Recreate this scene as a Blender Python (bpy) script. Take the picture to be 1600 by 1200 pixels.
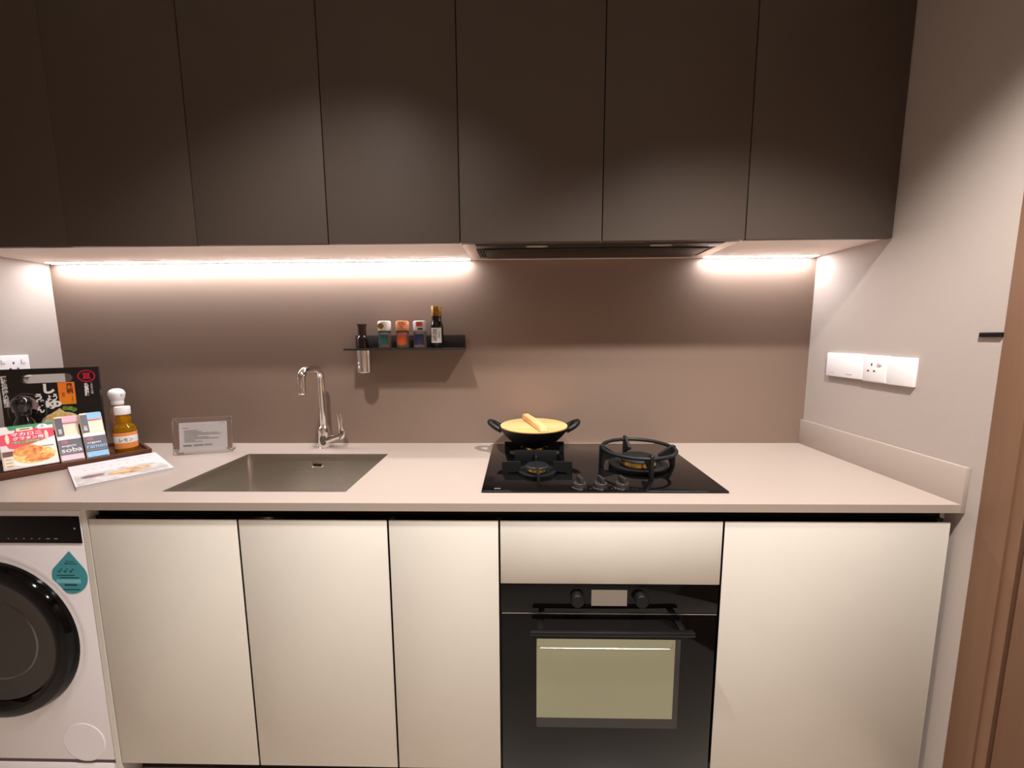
import bpy, bmesh, math, random
from mathutils import Vector, Matrix
random.seed(7)
PI = math.pi
sc = bpy.context.scene
COL = sc.collection
for o in list(bpy.data.objects):
    bpy.data.objects.remove(o)

# ------------------------------------------------------------------ camera
CAM = (0.057, -1.5934, 1.3378); YAW, PITCH, ROLL, FPX = -0.0202, -0.119, -0.0056, 613.966
cy_, sy_ = math.cos(YAW), math.sin(YAW); cp_, sp_ = math.cos(PITCH), math.sin(PITCH)
fwd = Vector((sy_*cp_, cy_*cp_, sp_)); rgt = Vector((cy_, -sy_, 0)); upv = rgt.cross(fwd)
r2 = rgt*math.cos(ROLL) + upv*math.sin(ROLL); u2 = -rgt*math.sin(ROLL) + upv*math.cos(ROLL)
cam_d = bpy.data.cameras.new('camera'); cam = bpy.data.objects.new('camera', cam_d); COL.objects.link(cam)
cam_d.sensor_fit = 'HORIZONTAL'; cam_d.sensor_width = 36.0; cam_d.lens = FPX/1600*36.0
cam_d.clip_start = 0.02
mw = Matrix.Identity(4)
for i in range(3):
    mw[i][0], mw[i][1], mw[i][2], mw[i][3] = r2[i], u2[i], -fwd[i], CAM[i]
cam.matrix_world = mw
sc.camera = cam

# ------------------------------------------------------------------ world, exposure
w = bpy.data.worlds.new('world'); sc.world = w; w.use_nodes = True
w.node_tree.nodes['Background'].inputs[0].default_value = (1.0, 0.92, 0.85, 1)
w.node_tree.nodes['Background'].inputs[1].default_value = 0.0
vs = sc.view_settings
vs.view_transform = 'Standard'; vs.look = 'None'; vs.gamma = 1.0; vs.use_curve_mapping = False
vs.exposure = 0.22
LED_STRENGTH = 62.0
LED_COLOR = (0.95, 0.96, 1.0)
LAMP_COLOR = (1.0, 0.96, 0.92)
#        x      y      power  cone  blend
LAMPS = [(0.66, -1.17, 188.0, 106, 0.55),
         (-0.50, -1.0, 94.0, 112, 0.8)]
CEIL = 2.60

# ------------------------------------------------------------------ materials
def lin(c):
    if isinstance(c, str):
        c = tuple(int(c[i:i+2], 16) for i in (0, 2, 4))
    return tuple(((v/255)/12.92 if v/255 <= 0.04045 else ((v/255+0.055)/1.055)**2.4) for v in c) + (1.0,)

MATS = {}
def mat(name, col, rough=0.5, metal=0.0, spec=0.5, trans=0.0, ior=1.45, coat=0.0, emit=None, estr=0.0,
        vary=0.0, vscale=(60, 60, 60), bump=0.0, bscale=(400, 400, 400), rvary=0.0, alpha=1.0, col2=None):
    m = bpy.data.materials.new(name); m.use_nodes = True; MATS[name] = m
    nt = m.node_tree; b = nt.nodes['Principled BSDF']; I = b.inputs
    c = lin(col) if not (isinstance(col, tuple) and len(col) == 4) else col
    I['Base Color'].default_value = c
    I['Roughness'].default_value = rough; I['Metallic'].default_value = metal
    I['Specular IOR Level'].default_value = spec; I['IOR'].default_value = ior
    I['Transmission Weight'].default_value = trans; I['Coat Weight'].default_value = coat
    I['Alpha'].default_value = alpha
    if emit:
        I['Emission Color'].default_value = emit + (1,); I['Emission Strength'].default_value = estr
    tc = None
    def noise(scale, detail=3):
        nonlocal tc
        if tc is None: tc = nt.nodes.new('ShaderNodeTexCoord')
        mp = nt.nodes.new('ShaderNodeMapping'); mp.inputs['Scale'].default_value = scale
        n = nt.nodes.new('ShaderNodeTexNoise'); n.inputs['Scale'].default_value = 1.0; n.inputs['Detail'].default_value = detail
        nt.links.new(tc.outputs['Object'], mp.inputs['Vector']); nt.links.new(mp.outputs['Vector'], n.inputs['Vector'])
        return n
    if vary or col2:
        n = noise(vscale, 4)
        mx = nt.nodes.new('ShaderNodeMix'); mx.data_type = 'RGBA'
        if col2:
            mx.inputs['A'].default_value = c; mx.inputs['B'].default_value = lin(col2)
            rr = nt.nodes.new('ShaderNodeMapRange'); rr.inputs['From Min'].default_value = 0.35; rr.inputs['From Max'].default_value = 0.65
            nt.links.new(n.outputs['Fac'], rr.inputs['Value']); nt.links.new(rr.outputs['Result'], mx.inputs['Factor'])
        else:
            mx.inputs['A'].default_value = tuple(max(0, v*(1-vary)) for v in c[:3])+(1,)
            mx.inputs['B'].default_value = tuple(min(1, v*(1+vary)) for v in c[:3])+(1,)
            nt.links.new(n.outputs['Fac'], mx.inputs['Factor'])
        nt.links.new(mx.outputs['Result'], I['Base Color'])
    if bump:
        n = noise(bscale, 3); bp = nt.nodes.new('ShaderNodeBump'); bp.inputs['Strength'].default_value = bump
        bp.inputs['Distance'].default_value = 0.001
        nt.links.new(n.outputs['Fac'], bp.inputs['Height']); nt.links.new(bp.outputs['Normal'], I['Normal'])
    if rvary:
        n = noise(bscale, 2); rr = nt.nodes.new('ShaderNodeMapRange')
        rr.inputs['To Min'].default_value = max(0.02, rough-rvary); rr.inputs['To Max'].default_value = rough+rvary
        nt.links.new(n.outputs['Fac'], rr.inputs['Value']); nt.links.new(rr.outputs['Result'], I['Roughness'])
    return m

M_splash = mat('taupe_laminate', '857063', 0.5, spec=0.4, vary=0.05, vscale=(300, 300, 300), bump=0.15, bscale=(900, 900, 900))
M_wall = mat('linen_wallcovering', 'afa29a', 0.75, spec=0.25, vary=0.04, vscale=(12, 900, 900), bump=0.35, bscale=(500, 500, 900))
M_wall2 = mat('painted_wall', 'd8c8ba', 0.8, spec=0.2)
M_ceiling = mat('ceiling_paint', 'e8e0d6', 0.9, spec=0.2)
M_floor = mat('floor_tile_beige', 'd0c6bb', 0.35, vary=0.05, vscale=(4, 4, 4))
M_upper = mat('dark_bronze_laminate', '50463f', 0.5, spec=0.35, vary=0.06, vscale=(40, 40, 700), bump=0.2, bscale=(200, 200, 1200))
M_soffit = mat('pale_carcass_board', 'efe0d8', 0.6)
M_base = mat('cream_laminate', 'dad4ca', 0.42, spec=0.4, vary=0.025, vscale=(9, 9, 9), bump=0.08, bscale=(700, 700, 700))
M_counter = mat('white_quartz', 'ab9c92', 0.28, spec=0.5, vary=0.012, vscale=(200, 200, 200))
M_black = mat('matte_black', '100e0e', 0.45, spec=0.3)
M_blackmetal = mat('black_anodised', '2c2826', 0.38, spec=0.5)
M_glassblack = mat('black_glass', '080707', 0.06, spec=0.22)
M_hobglass = mat('black_hob_glass', '0b0a0a', 0.05, spec=0.5)
M_iron = mat('cast_iron', '121314', 0.5, spec=0.35, bump=0.25, bscale=(600, 600, 600))
M_wok = mat('wok_enamel', '0d0c0c', 0.5, spec=0.4)
M_brass = mat('brass', 'd8b263', 0.25, metal=1.0)
M_chrome = mat('chrome', 'e6e3e0', 0.07, metal=1.0)
M_steel = mat('brushed_steel', 'd0c9c0', 0.27, metal=1.0)
M_steel2 = mat('satin_steel', 'b9b2aa', 0.3, metal=1.0)
M_gun = mat('gunmetal', '4d4845', 0.35, metal=0.9)
M_wood = mat('lid_pine', 'd6a468', 0.55, vary=0.28, vscale=(8, 120, 20))
M_wood2 = mat('lid_pine_pale', 'deb079', 0.55, vary=0.2, vscale=(8, 120, 20))
M_tray = mat('walnut', '5e3827', 0.45, vary=0.3, vscale=(60, 8, 60))
M_door = mat('brown_veneer', '7b5a44', 0.55, vary=0.1, vscale=(60, 60, 3))
M_white = mat('white_plastic', 'f2ecec', 0.3)
M_whitepaper = mat('white_paper', 'f3eeee', 0.6)
M_coverpaper = mat('cover_paper', 'd6d2d3', 0.45)
M_pages = mat('paper_edges', 'cfc6c4', 0.8)
M_wm = mat('washer_white', 'f0eaee', 0.32)
M_wmgrey = mat('washer_grey', 'b9aeaa', 0.4)
M_wmstrip = mat('washer_strip', '5a4048', 0.5)
M_drum = mat('drum_glass', '2c2725', 0.06, spec=0.5, coat=0.3)
M_drum2 = mat('drum_dark', '6a625f', 0.3, metal=0.6)
M_teal = mat('teal_sticker', '3f9cab', 0.35)
M_teald = mat('teal_ink', '12404a', 0.5)
M_teall = mat('teal_light', '7cc6d4', 0.4)
M_oveninner = mat('coated_oven_glass', '9a9b85', 0.16, metal=0.85)
M_ovenframe = mat('oven_window_frame', '2a2624', 0.25)
M_display = mat('oven_display', '8d857d', 0.2, metal=0.6)
M_greyink = mat('grey_ink', '8b8583', 0.6)
M_darkink = mat('dark_ink', '1a1718', 0.6)
M_acrylic = mat('clear_acrylic', (1, 1, 1, 1), 0.0, trans=1.0, ior=1.2)
M_glass = mat('clear_glass', (1, 1, 1, 1), 0.0, trans=1.0, ior=1.3)
M_cartonblack = mat('carton_black', '151213', 0.35)
M_inkwhite = mat('ink_white', 'f4efec', 0.5)
M_red = mat('ink_red', 'c4123a', 0.4)
M_crimson = mat('carton_red', 'dd1444', 0.4)
M_orange = mat('ink_orange', 'f39a1c', 0.5, col2='f06a1e', vscale=(1, 1, 9))
M_green = mat('ink_green', '2f8a5b', 0.5)
M_greenf = mat('food_green', '4d7a2c', 0.6, col2='8fae55', vscale=(90, 90, 90))
M_foodyellow = mat('food_yellow', 'e9b85a', 0.6, col2='f3dd9c', vscale=(110, 110, 110))
M_foodred = mat('food_orange', 'd8542a', 0.6, col2='f2b661', vscale=(75, 75, 75))
M_foodcream = mat('food_cream', 'f1dcc0', 0.6)
M_bowlbrown = mat('print_brown', '6d3a2a', 0.5)
M_bowlgrey = mat('print_grey', '4b4341', 0.5)
M_bowlpink = mat('print_pinkbrown', 'a17f7a', 0.5)
M_cartonwhite = mat('carton_white', 'f3e6e2', 0.45)
M_pink = mat('pack_pink', 'ecaebc', 0.35)
M_pinkd = mat('pack_pink_dark', 'd887a0', 0.4)
M_blue = mat('pack_blue', '79b7e0', 0.35)
M_noodle = mat('noodles', 'eadcc4', 0.4, vary=0.08, vscale=(400, 30, 6))
M_packdark = mat('pack_label', '514a56', 0.4)
M_packplum = mat('pack_label_plum', '9c4a60', 0.4)
M_oil = mat('amber_liquid', 'd9a008', 0.02, trans=0.75, ior=1.36)
M_labelorange = mat('label_orange', 'f0954a', 0.45)
M_pinksalt = mat('pink_salt', 'c98d7c', 0.3, trans=0.3, vary=0.3, vscale=(300, 300, 300))
M_blackgloss = mat('gloss_black_plastic', '0c0b0c', 0.08, coat=0.6)
M_amberdark = mat('dark_bottle_glass', '120b09', 0.08, coat=0.5)
M_capbrown = mat('dark_brown_cap', '3a211a', 0.3)
M_jarteal = mat('jar_teal_print', '3c6b6c', 0.4, col2='24494a', vscale=(200, 200, 200))
M_jarcapw = mat('jar_cap_pale', 'e8e6dc', 0.35)
M_jarorange = mat('jar_orange_print', 'dd6a3c', 0.4, col2='c64f24', vscale=(150, 150, 150))
M_jarcapo = mat('jar_cap_orange', 'f0b48a', 0.35, col2='e07a4c', vscale=(120, 120, 120))
M_jarnavy = mat('jar_navy_print', '2d3257', 0.4)
M_jarcapl = mat('jar_cap_lilac', 'e7dbe4', 0.35)
M_jarspice = mat('spice', '8b7560', 0.7, col2='b59c80', vscale=(300, 300, 300))
M_gold = mat('gold_foil', 'b58f45', 0.35, metal=0.4, col2='8a5a28', vscale=(120, 120, 120))
M_labelgrey = mat('label_rice_paper', 'd9d2d3', 0.6)
M_led = mat('led_diffuser', 'ffffff', 0.5, emit=LED_COLOR, estr=LED_STRENGTH)
M_lampemit = mat('lamp_lens', 'ffffff', 0.5, emit=(1.0, 0.85, 0.7), estr=12.0)
M_hoodlens = mat('frosted_lens', 'a39a90', 0.4)

# ------------------------------------------------------------------ mesh helpers
def bx(bm, x0, x1, y0, y1, z0, z1, bev=0.0, seg=2):
    vs_ = [bm.verts.new((x, y, z)) for z in (z0, z1) for y in (y0, y1) for x in (x0, x1)]
    fs = [(0, 2, 3, 1), (4, 5, 7, 6), (0, 1, 5, 4), (2, 6, 7, 3), (0, 4, 6, 2), (1, 3, 7, 5)]
    faces = [bm.faces.new([vs_[i] for i in f]) for f in fs]
    if bev:
        es = {e for f in faces for e in f.edges}
        bmesh.ops.bevel(bm, geom=list(es), offset=bev, segments=seg, affect='EDGES', profile=0.5)
    return bm

def lathe(bm, prof, seg=32, c=(0, 0, 0), sx=1.0, sy=1.0):
    rings = []
    for r, z in prof:
        if r < 1e-6:
            rings.append([bm.verts.new((c[0], c[1], c[2]+z))])
        else:
            rings.append([bm.verts.new((c[0]+sx*r*math.cos(2*PI*k/seg), c[1]+sy*r*math.sin(2*PI*k/seg), c[2]+z)) for k in range(seg)])
    for a, b in zip(rings[:-1], rings[1:]):
        if len(a) == 1 and len(b) == 1: continue
        for k in range(seg):
            k2 = (k+1) % seg
            if len(a) == 1: bm.faces.new((a[0], b[k2], b[k]))
            elif len(b) == 1: bm.faces.new((a[k], a[k2], b[0]))
            else: bm.faces.new((a[k], a[k2], b[k2], b[k]))
    return bm

def tube(bm, pts, rad, seg=12, closed=False, cap=True):
    pts = [Vector(p) for p in pts]; n = len(pts)
    rads = rad if isinstance(rad, (list, tuple)) else [rad]*n
    rings = []; prev = None
    for i, p in enumerate(pts):
        if closed: t = (pts[(i+1) % n]-pts[i-1]).normalized()
        else: t = (pts[min(i+1, n-1)]-pts[max(i-1, 0)]).normalized()
        if prev is None:
            a = Vector((0, 0, 1)) if abs(t.z) < 0.9 else Vector((1, 0, 0))
            nrm = (a - t*a.dot(t)).normalized()
        else:
            nrm = (prev - t*prev.dot(t)).normalized()
        prev = nrm; bn = t.cross(nrm)
        rings.append([bm.verts.new(p + (nrm*math.cos(2*PI*k/seg)+bn*math.sin(2*PI*k/seg))*rads[i]) for k in range(seg)])
    rng = range(n) if closed else range(n-1)
    for i in rng:
        a, b = rings[i], rings[(i+1) % n]
        for k in range(seg):
            k2 = (k+1) % seg
            bm.faces.new((a[k], a[k2], b[k2], b[k]))
    if cap and not closed:
        bm.faces.new(rings[0][::-1]); bm.faces.new(rings[-1])
    return bm

def prism(bm, pts, y0, y1):
    """2-D outline in X-Z extruded along Y."""
    a = [bm.verts.new((x, y0, z)) for x, z in pts]; b = [bm.verts.new((x, y1, z)) for x, z in pts]
    bm.faces.new(a); bm.faces.new(b[::-1]); n = len(pts)
    for i in range(n): bm.faces.new((a[i], b[i], b[(i+1) % n], a[(i+1) % n]))
    return bm

def ell(cx, cz, rx, rz, n=24, a0=0.0, a1=2*PI):
    full = abs(a1-a0-2*PI) < 1e-6
    return [(cx+rx*math.cos(a0+(a1-a0)*k/(n if full else n-1)), cz+rz*math.sin(a0+(a1-a0)*k/(n if full else n-1))) for k in range(n)]

def rect(x0, x1, z0, z1): return [(x0, z0), (x1, z0), (x1, z1), (x0, z1)]

def finish(bm, ang=35):
    bmesh.ops.recalc_face_normals(bm, faces=bm.faces)
    me = bpy.data.meshes.new('mesh'); bm.to_mesh(me); bm.free()
    for p in me.polygons: p.use_smooth = True
    me.set_sharp_from_angle(angle=math.radians(ang))
    return me

def obj(name, bm, m, parent=None, label=None):
    me = finish(bm) if isinstance(bm, bmesh.types.BMesh) else bm
    me.name = name
    me.materials.clear(); me.materials.append(m)
    o = bpy.data.objects.new(name, me); COL.objects.link(o)
    if parent is not None: o.parent = parent
    if label: o['label'] = label
    return o

def B(): return bmesh.new()
def box(name, x0, x1, y0, y1, z0, z1, m, parent=None, bev=0.0, label=None):
    return obj(name, bx(B(), x0, x1, y0, y1, z0, z1, bev), m, parent, label)

def thing(name, label, cat, loc=(0, 0, 0), rot=(0, 0, 0), group=None):
    o = bpy.data.objects.new(name, None); COL.objects.link(o)
    o.location = loc; o.rotation_euler = rot; o.empty_display_size = 0.05
    o['label'] = label; o['category'] = cat
    if group: o['group'] = group
    return o

def tag(o, label, cat, group=None):
    o['label'] = label; o['category'] = cat
    if group: o['group'] = group
    return o

def struct(o):
    o['kind'] = 'structure'; return o

def flat(name, pts, off, m, parent, th=0.0004, label=None):
    """printed flat shape on a face that looks along -Y (face at y=0)."""
    return obj(name, prism(B(), pts, -off-th, -off), m, parent, label)

def text(name, body, parent, m, cx, cz, w, h, off=0.0008, th=0.0003, bold=0.0, label=None, rot=None, loc=None, sp=0.85):
    cu = bpy.data.curves.new('t', 'FONT'); cu.body = body; cu.size = 1.0; cu.align_x = 'CENTER'; cu.space_line = sp
    cu.offset = bold; cu.resolution_u = 3
    t = bpy.data.objects.new('t', cu)
    me = bpy.data.meshes.new_from_object(t)
    bpy.data.objects.remove(t); bpy.data.curves.remove(cu)
    xs = [v.co.x for v in me.vertices]; ys = [v.co.y for v in me.vertices]
    x0, x1, y0, y1 = min(xs), max(xs), min(ys), max(ys)
    for v in me.vertices:
        v.co = ((v.co.x-(x0+x1)/2)/(x1-x0)*w + cx, -off, (v.co.y-(y0+y1)/2)/(y1-y0)*h + cz)
    me.materials.clear()
    o = bpy.data.objects.new(name, me); me.name = name; me.materials.append(m); COL.objects.link(o); o.parent = parent
    if rot: o.rotation_euler = rot
    if loc: o.location = loc
    if label: o['label'] = label
    return o

def bars(name, rects, off, m, parent, th=0.0003):
    bm = B()
    for r in rects: prism(bm, rect(*r), -off-th, -off)
    o = obj(name, bm, m, parent)
    if len(rects) > 1: o['kind'] = 'stuff'      # illegible small print
    return o

# ------------------------------------------------------------------ shell
XL, XR = -1.839, 1.2094
struct(box('floor', XL-0.1, 2.6, -2.8, 0.1, -0.05, 0.0, M_floor))
struct(box('ceiling', XL-0.1, 2.6, -2.8, 0.1, CEIL, CEIL+0.05, M_ceiling))
struct(box('wall_back', XL-0.1, XR+0.1, 0.0, 0.1, 0.0, CEIL, M_splash))
struct(box('wall_left', XL-0.1, XL, -2.8, 0.0, 0.0, CEIL, M_wall))
struct(box('wall_right', XR, XR+0.1, -0.6296, 0.0, 0.0, CEIL, M_wall))
struct(box('wall_right_far', XR, XR+0.1, -2.8, -1.66, 0.0, CEIL, M_wall))
struct(box('wall_front', XL-0.1, XR+0.1, -2.9, -2.8, 0.0, CEIL, M_wall2))
tr = struct(box('trim_1', XR-0.003, XR+0.1, -0.690, -0.6296, 0.0, CEIL, M_door, bev=0.001))
tr2 = struct(box('trim_2', XR+0.004, XR+0.1, -0.7110, -0.690, 0.0, CEIL, M_door))
struct(box('trim_3', XR+0.03, XR+0.1, -0.7225, -0.7110, 0.0, CEIL, M_door))
d1 = struct(box('door_1', XR+0.001, XR+0.045, -1.58, -0.7225, 0.01, CEIL, M_door, bev=0.001))
struct(box('trim_4', XR-0.003, XR+0.1, -1.66, -1.58, 0.0, CEIL, M_door, bev=0.001))

tag(box('metal_bar', XR-0.006, XR, -0.6285, -0.5816, 1.3312, 1.3425, M_black, bev=0.0008),
    'small flat black metal bar on the pale wall touching the brown door frame', 'bar')

# ------------------------------------------------------------------ downlights
for i, (lx, ly, pw, cone, bl) in enumerate(LAMPS):
    where = ['in front of the oven', 'in front of the sink cabinet'][i]
    d = thing('ceiling_downlight', 'round white recessed ceiling downlight ' + where, 'downlight', (lx, ly, CEIL), group='ceiling downlights')
    obj('rim', lathe(B(), [(0.036, 0.0), (0.048, 0.0), (0.048, -0.004), (0.036, -0.006), (0.036, 0.0)], 32), M_white, d)
    which = ('oven', 'sink')[i]
    obj(which+'_downlight_lens_offscreen', lathe(B(), [(0, -0.002), (0.0355, -0.002)], 32), M_lampemit, d)
    l = bpy.data.lights.new(which+'_downlight_offscreen', 'SPOT'); l.energy = pw; l.color = LAMP_COLOR
    l.spot_size = math.radians(cone); l.spot_blend = bl; l.shadow_soft_size = 0.045
    lo = bpy.data.objects.new(which+'_downlight_offscreen', l); COL.objects.link(lo); lo.parent = d; lo.location = (0, 0, -0.03)

# ------------------------------------------------------------------ upper cabinets
DU, ZU, ZUT = -0.3137, 1.6348, 2.56
ZS = 1.6395
def upper(x0, x1, seams, label, hood=False):
    t = thing('wall_cabinet', label, 'cabinet', (0, 0, 0), group='dark wall cabinets')
    b = B()
    bx(b, x0+0.0005, x1-0.0005, DU+0.022, -0.001, ZS+0.003, CEIL-0.002)
    obj('body', b, M_upper, t)
    if hood:
        s = B(); bx(s, x0+0.0005, x1-0.0005, DU+0.022, -0.284, ZS, ZS+0.003); bx(s, x0+0.0005, x1-0.0005, -0.036, -0.001, ZS, ZS+0.003)
        obj('bottom_panel', s, M_soffit, t)
    else:
        box('bottom_panel', x0+0.0005, x1-0.0005, DU+0.022, -0.001, ZS, ZS+0.003, M_soffit, t, label='pale underside board')
    xs = [x0]+seams+[x1]
    for a, c in zip(xs[:-1], xs[1:]):
        ga, gc = (0.0003 if abs(q+1.394) < 1e-6 else 0.0016 for q in (a, c))
        box('door', a+ga, c-gc, DU, DU+0.018, ZU, CEIL-0.004, M_upper, t, bev=0.0008)
    return t
upper(XL+0.001, -0.9715, [-1.394], 'dark brown wall cabinet against the left wall above the packets')
upper(-0.9715, -0.13, [-0.5486], 'dark brown wall cabinet above the sink and tap')
upper(-0.13, 0.7582, [0.3153], 'dark brown wall cabinet with the cooker hood in its underside', True)
upper(0.7582, XR-0.001, [], 'single-door dark brown wall cabinet against the wall with the triple socket')

# LED strips
def led(x0, x1, label):
    t = thing('led_strip', label, 'light strip', ((x0+x1)/2, 0, ZS), group='under-cabinet light strips')
    h = (x1-x0)/2
    box('profile', -h, h, -0.046, -0.014, -0.0020, -0.0003, M_soffit, t)
    box('diffuser', -h+0.004, h-0.004, -0.043, -0.017, -0.0030, -0.0018, M_led, t, label='glowing white diffuser')
led(XL+0.03, -0.132, 'long glowing light strip under the cabinets above the sink')
led(0.762, XR-0.02, 'short glowing light strip under the cabinet beside the cooker hood')

# cooker hood
hd = thing('cooker_hood', 'built-in metal cooker hood under the wall cabinet above the wok', 'cooker hood', (0.3141, -0.16, ZS))
HX = 0.4435
b = B()
for a in ((-HX, HX, -0.124, -0.062), (-HX, HX, 0.086, 0.124), (-HX, -0.404, -0.062, 0.086), (0.404, HX, -0.062, 0.086)):
    bx(b, a[0], a[1], a[2], a[3], -0.004, 0.0025)
obj('frame', b, M_steel2, hd, 'satin steel frame')
box('filter_panel', -0.378, 0.378, -0.058, 0.082, -0.009, -0.003, M_gun, hd, bev=0.001, label='dark flat filter panel')
box('recess', -0.404, 0.404, -0.062, 0.086, -0.001, 0.002, M_black, hd)
for sx in (-1, 1):
    for k in range(2):
        xx = sx*(0.386+0.010*k)
        box('slot_bar', xx-0.0025, xx+0.0025, -0.058, 0.082, -0.006, -0.002, M_blackmetal, hd)
box('front_panel', -0.40, 0.40, -0.120, -0.066, -0.006, -0.0035, M_gun, hd, bev=0.0008)
for xx in (-0.20, 0.205):
    bl = obj('lamp_lens', lathe(B(), [(0, -0.0082), (0.9, -0.0082), (1, -0.0058), (0, -0.0058)], 28, (0, 0, 0), 0.038, 0.009), M_hoodlens, hd)
    bl.location = (xx, -0.095, 0)

# ------------------------------------------------------------------ base cabinets
FD, ZDT, ZDB = -0.587, 0.8474, 0.083
ZC0, ZC1, YC = 0.8777, 0.90, -0.5984
def base_body(t, x0, x1, top=ZDT-0.002):
    b = B(); bx(b, x0, x0+0.016, FD+0.02, -0.01, ZDB, top); bx(b, x1-0.016, x1, FD+0.02, -0.01, ZDB, top)
    bx(b, x0+0.016, x1-0.016, -0.03, -0.01, ZDB, top); bx(b, x0+0.016, x1-0.016, FD+0.02, -0.03, ZDB, ZDB+0.016)
    obj('body', b, M_black, t)
def bdoor(t, x0, x1, z0=ZDB, z1=ZDT, name='door'):
    bm = B(); xa, xb = x0+0.0023, x1-0.0023      # back edges bevelled: finger-pull top, open joints
    bx(bm, xa, xb, FD, FD+0.018, z0, z1)
    for v in bm.verts:
        if v.co.y > FD+0.01:
            v.co.x += 0.010 if v.co.x < (xa+xb)/2 else -0.010
            if v.co.z > (z0+z1)/2: v.co.z -= 0.017
    bmesh.ops.bevel(bm, geom=list(bm.edges), offset=0.0010, segments=2, affect='EDGES', profile=0.5)
    return obj(name, bm, M_base, t)
t = thing('base_cabinet', 'two-door cream base cabinet under the sink', 'cabinet', group='cream base cabinets')
base_body(t, -1.133, -0.3030); bdoor(t, -1.1344, -0.7158); bdoor(t, -0.7158, -0.3026)
box('side_panel', -1.150, -1.1352, FD-0.001, -0.01, 0.0, ZC0-0.001, M_base, t)
t = thing('base_cabinet', 'narrow single-door cream base cabinet between the sink cabinet and the oven', 'cabinet', group='cream base cabinets')
base_body(t, -0.3022, -0.0006); bdoor(t, -0.3026, 0.0)
t = thing('base_cabinet', 'cream oven housing with a plain drawer front above the black oven', 'cabinet', group='cream base cabinets')
b = B(); bx(b, 0.0003, 0.0033, FD+0.02, -0.01, ZDB, ZDT-0.002); bx(b, 0.5967, 0.5997, FD+0.02, -0.01, ZDB, ZDT-0.002)
bx(b, 0.0033, 0.5967, FD+0.02, -0.03, 0.666, 0.672); obj('body', b, M_black, t)
bdoor(t, 0.0, 0.6, 0.6656, ZDT, 'drawer_front')
t = thing('base_cabinet', 'wide single-door cream base cabinet between the oven and the wall', 'cabinet', group='cream base cabinets')
base_body(t, 0.6003, 1.1925); bdoor(t, 0.6, 1.1932)
box('filler_strip', 1.1940, XR-0.0005, FD+0.034, FD+0.050, 0.0, ZC0-0.001, M_base, t)
# handle channel + plinth
b = B(); bx(b, -1.1348, 1.1935, -0.556, -0.540, ZDT-0.0018, ZC0); bx(b, -1.1348, 1.1935, FD+0.0195, -0.556, ZDT-0.0018, ZDT-0.0005)
tag(obj('handle_channel', b, M_black), 'long black recessed grip channel between the worktop and the cream doors', 'channel')
tag(box('plinth', -1.1345, 1.208, -0.53, -0.515, 0.0, 0.066, M_blackmetal), 'dark recessed kick board under the cream base cabinets', 'plinth')

# ------------------------------------------------------------------ worktop
SX0, SX1, SY0, SY1 = -0.982, -0.4425, -0.5225, -0.1525
wt = thing('worktop', 'long pale stone worktop with a cut-out for the sink', 'worktop', (0, 0, ZC0))
def slab(m, y1=-0.0005):
    bm = B(); X0, X1, Y0, Y1 = XL+0.0005, 1.1970, YC, y1; z0, z1 = 0.0, ZC1-ZC0
    xs = [X0, SX0, SX1, X1]; ys = [Y0, SY0, SY1, Y1]
    V = {}
    for k, z in enumerate((z0, z1)):
        for i, x in enumerate(xs):
            for j, y in enumerate(ys): V[i, j, k] = bm.verts.new((x, y, z))
    for i in range(3):
        for j in range(3):
            if i == 1 and j == 1: continue
            bm.faces.new((V[i, j, 1], V[i+1, j, 1], V[i+1, j+1, 1], V[i, j+1, 1]))
            bm.faces.new((V[i, j, 0], V[i, j+1, 0], V[i+1, j+1, 0], V[i+1, j, 0]))
    for i in range(3):
        bm.faces.new((V[i, 0, 0], V[i+1, 0, 0], V[i+1, 0, 1], V[i, 0, 1])); bm.faces.new((V[i, 3, 1], V[i+1, 3, 1], V[i+1, 3, 0], V[i, 3, 0]))
        bm.faces.new((V[0, i, 1], V[0, i+1, 1], V[0, i+1, 0], V[0, i, 0])); bm.faces.new((V[3, i, 0], V[3, i+1, 0], V[3, i+1, 1], V[3, i, 1]))
    bm.faces.new((V[1, 1, 0], V[2, 1, 0], V[2, 1, 1], V[1, 1, 1])); bm.faces.new((V[1, 2, 1], V[2, 2, 1], V[2, 2, 0], V[1, 2, 0]))
    bm.faces.new((V[1, 1, 1], V[1, 2, 1], V[1, 2, 0], V[1, 1, 0])); bm.faces.new((V[2, 1, 0], V[2, 2, 0], V[2, 2, 1], V[2, 1, 1]))
    return bm
obj('slab', slab(M_counter), M_counter, wt)
tag(box('upstand', 1.1971, XR-0.0004, YC-0.0008, -0.0006, ZC0-0.0006, 0.9987, M_counter, bev=0.0006), 'low stone upstand along the wall at the end of the worktop', 'upstand')

# ------------------------------------------------------------------ sink
sk = thing('sink', 'rectangular brushed steel sink set under the worktop', 'sink', ((SX0+SX1)/2, (SY0+SY1)/2, 0.70))
def rrect(hx, hy, r, n=6):
    pts = []
    for cx, cy, a0 in ((hx-r, hy-r, 0), (-hx+r, hy-r, PI/2), (-hx+r, -hy+r, PI), (hx-r, -hy+r, 1.5*PI)):
        for k in range(n+1):
            a = a0+PI/2*k/n; pts.append((cx+r*math.cos(a), cy+r*math.sin(a)))
    return pts
hx, hy = (SX1-SX0)/2-0.0004, (SY1-SY0)/2-0.0004
bm = B(); rings = []
for (d, z, r) in ((0.0, 0.1993, 0.008), (0.0012, 0.1993, 0.008), (0.0014, 0.176, 0.012), (0.0016, 0.170, 0.020), (0.002, 0.03, 0.022), (0.005, 0.018, 0.022), (0.012, 0.008, 0.02), (0.024, 0.002, 0.016)):
    rings.append([bm.verts.new((x, y, z)) for x, y in rrect(hx-d, hy-d, r)])
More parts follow.
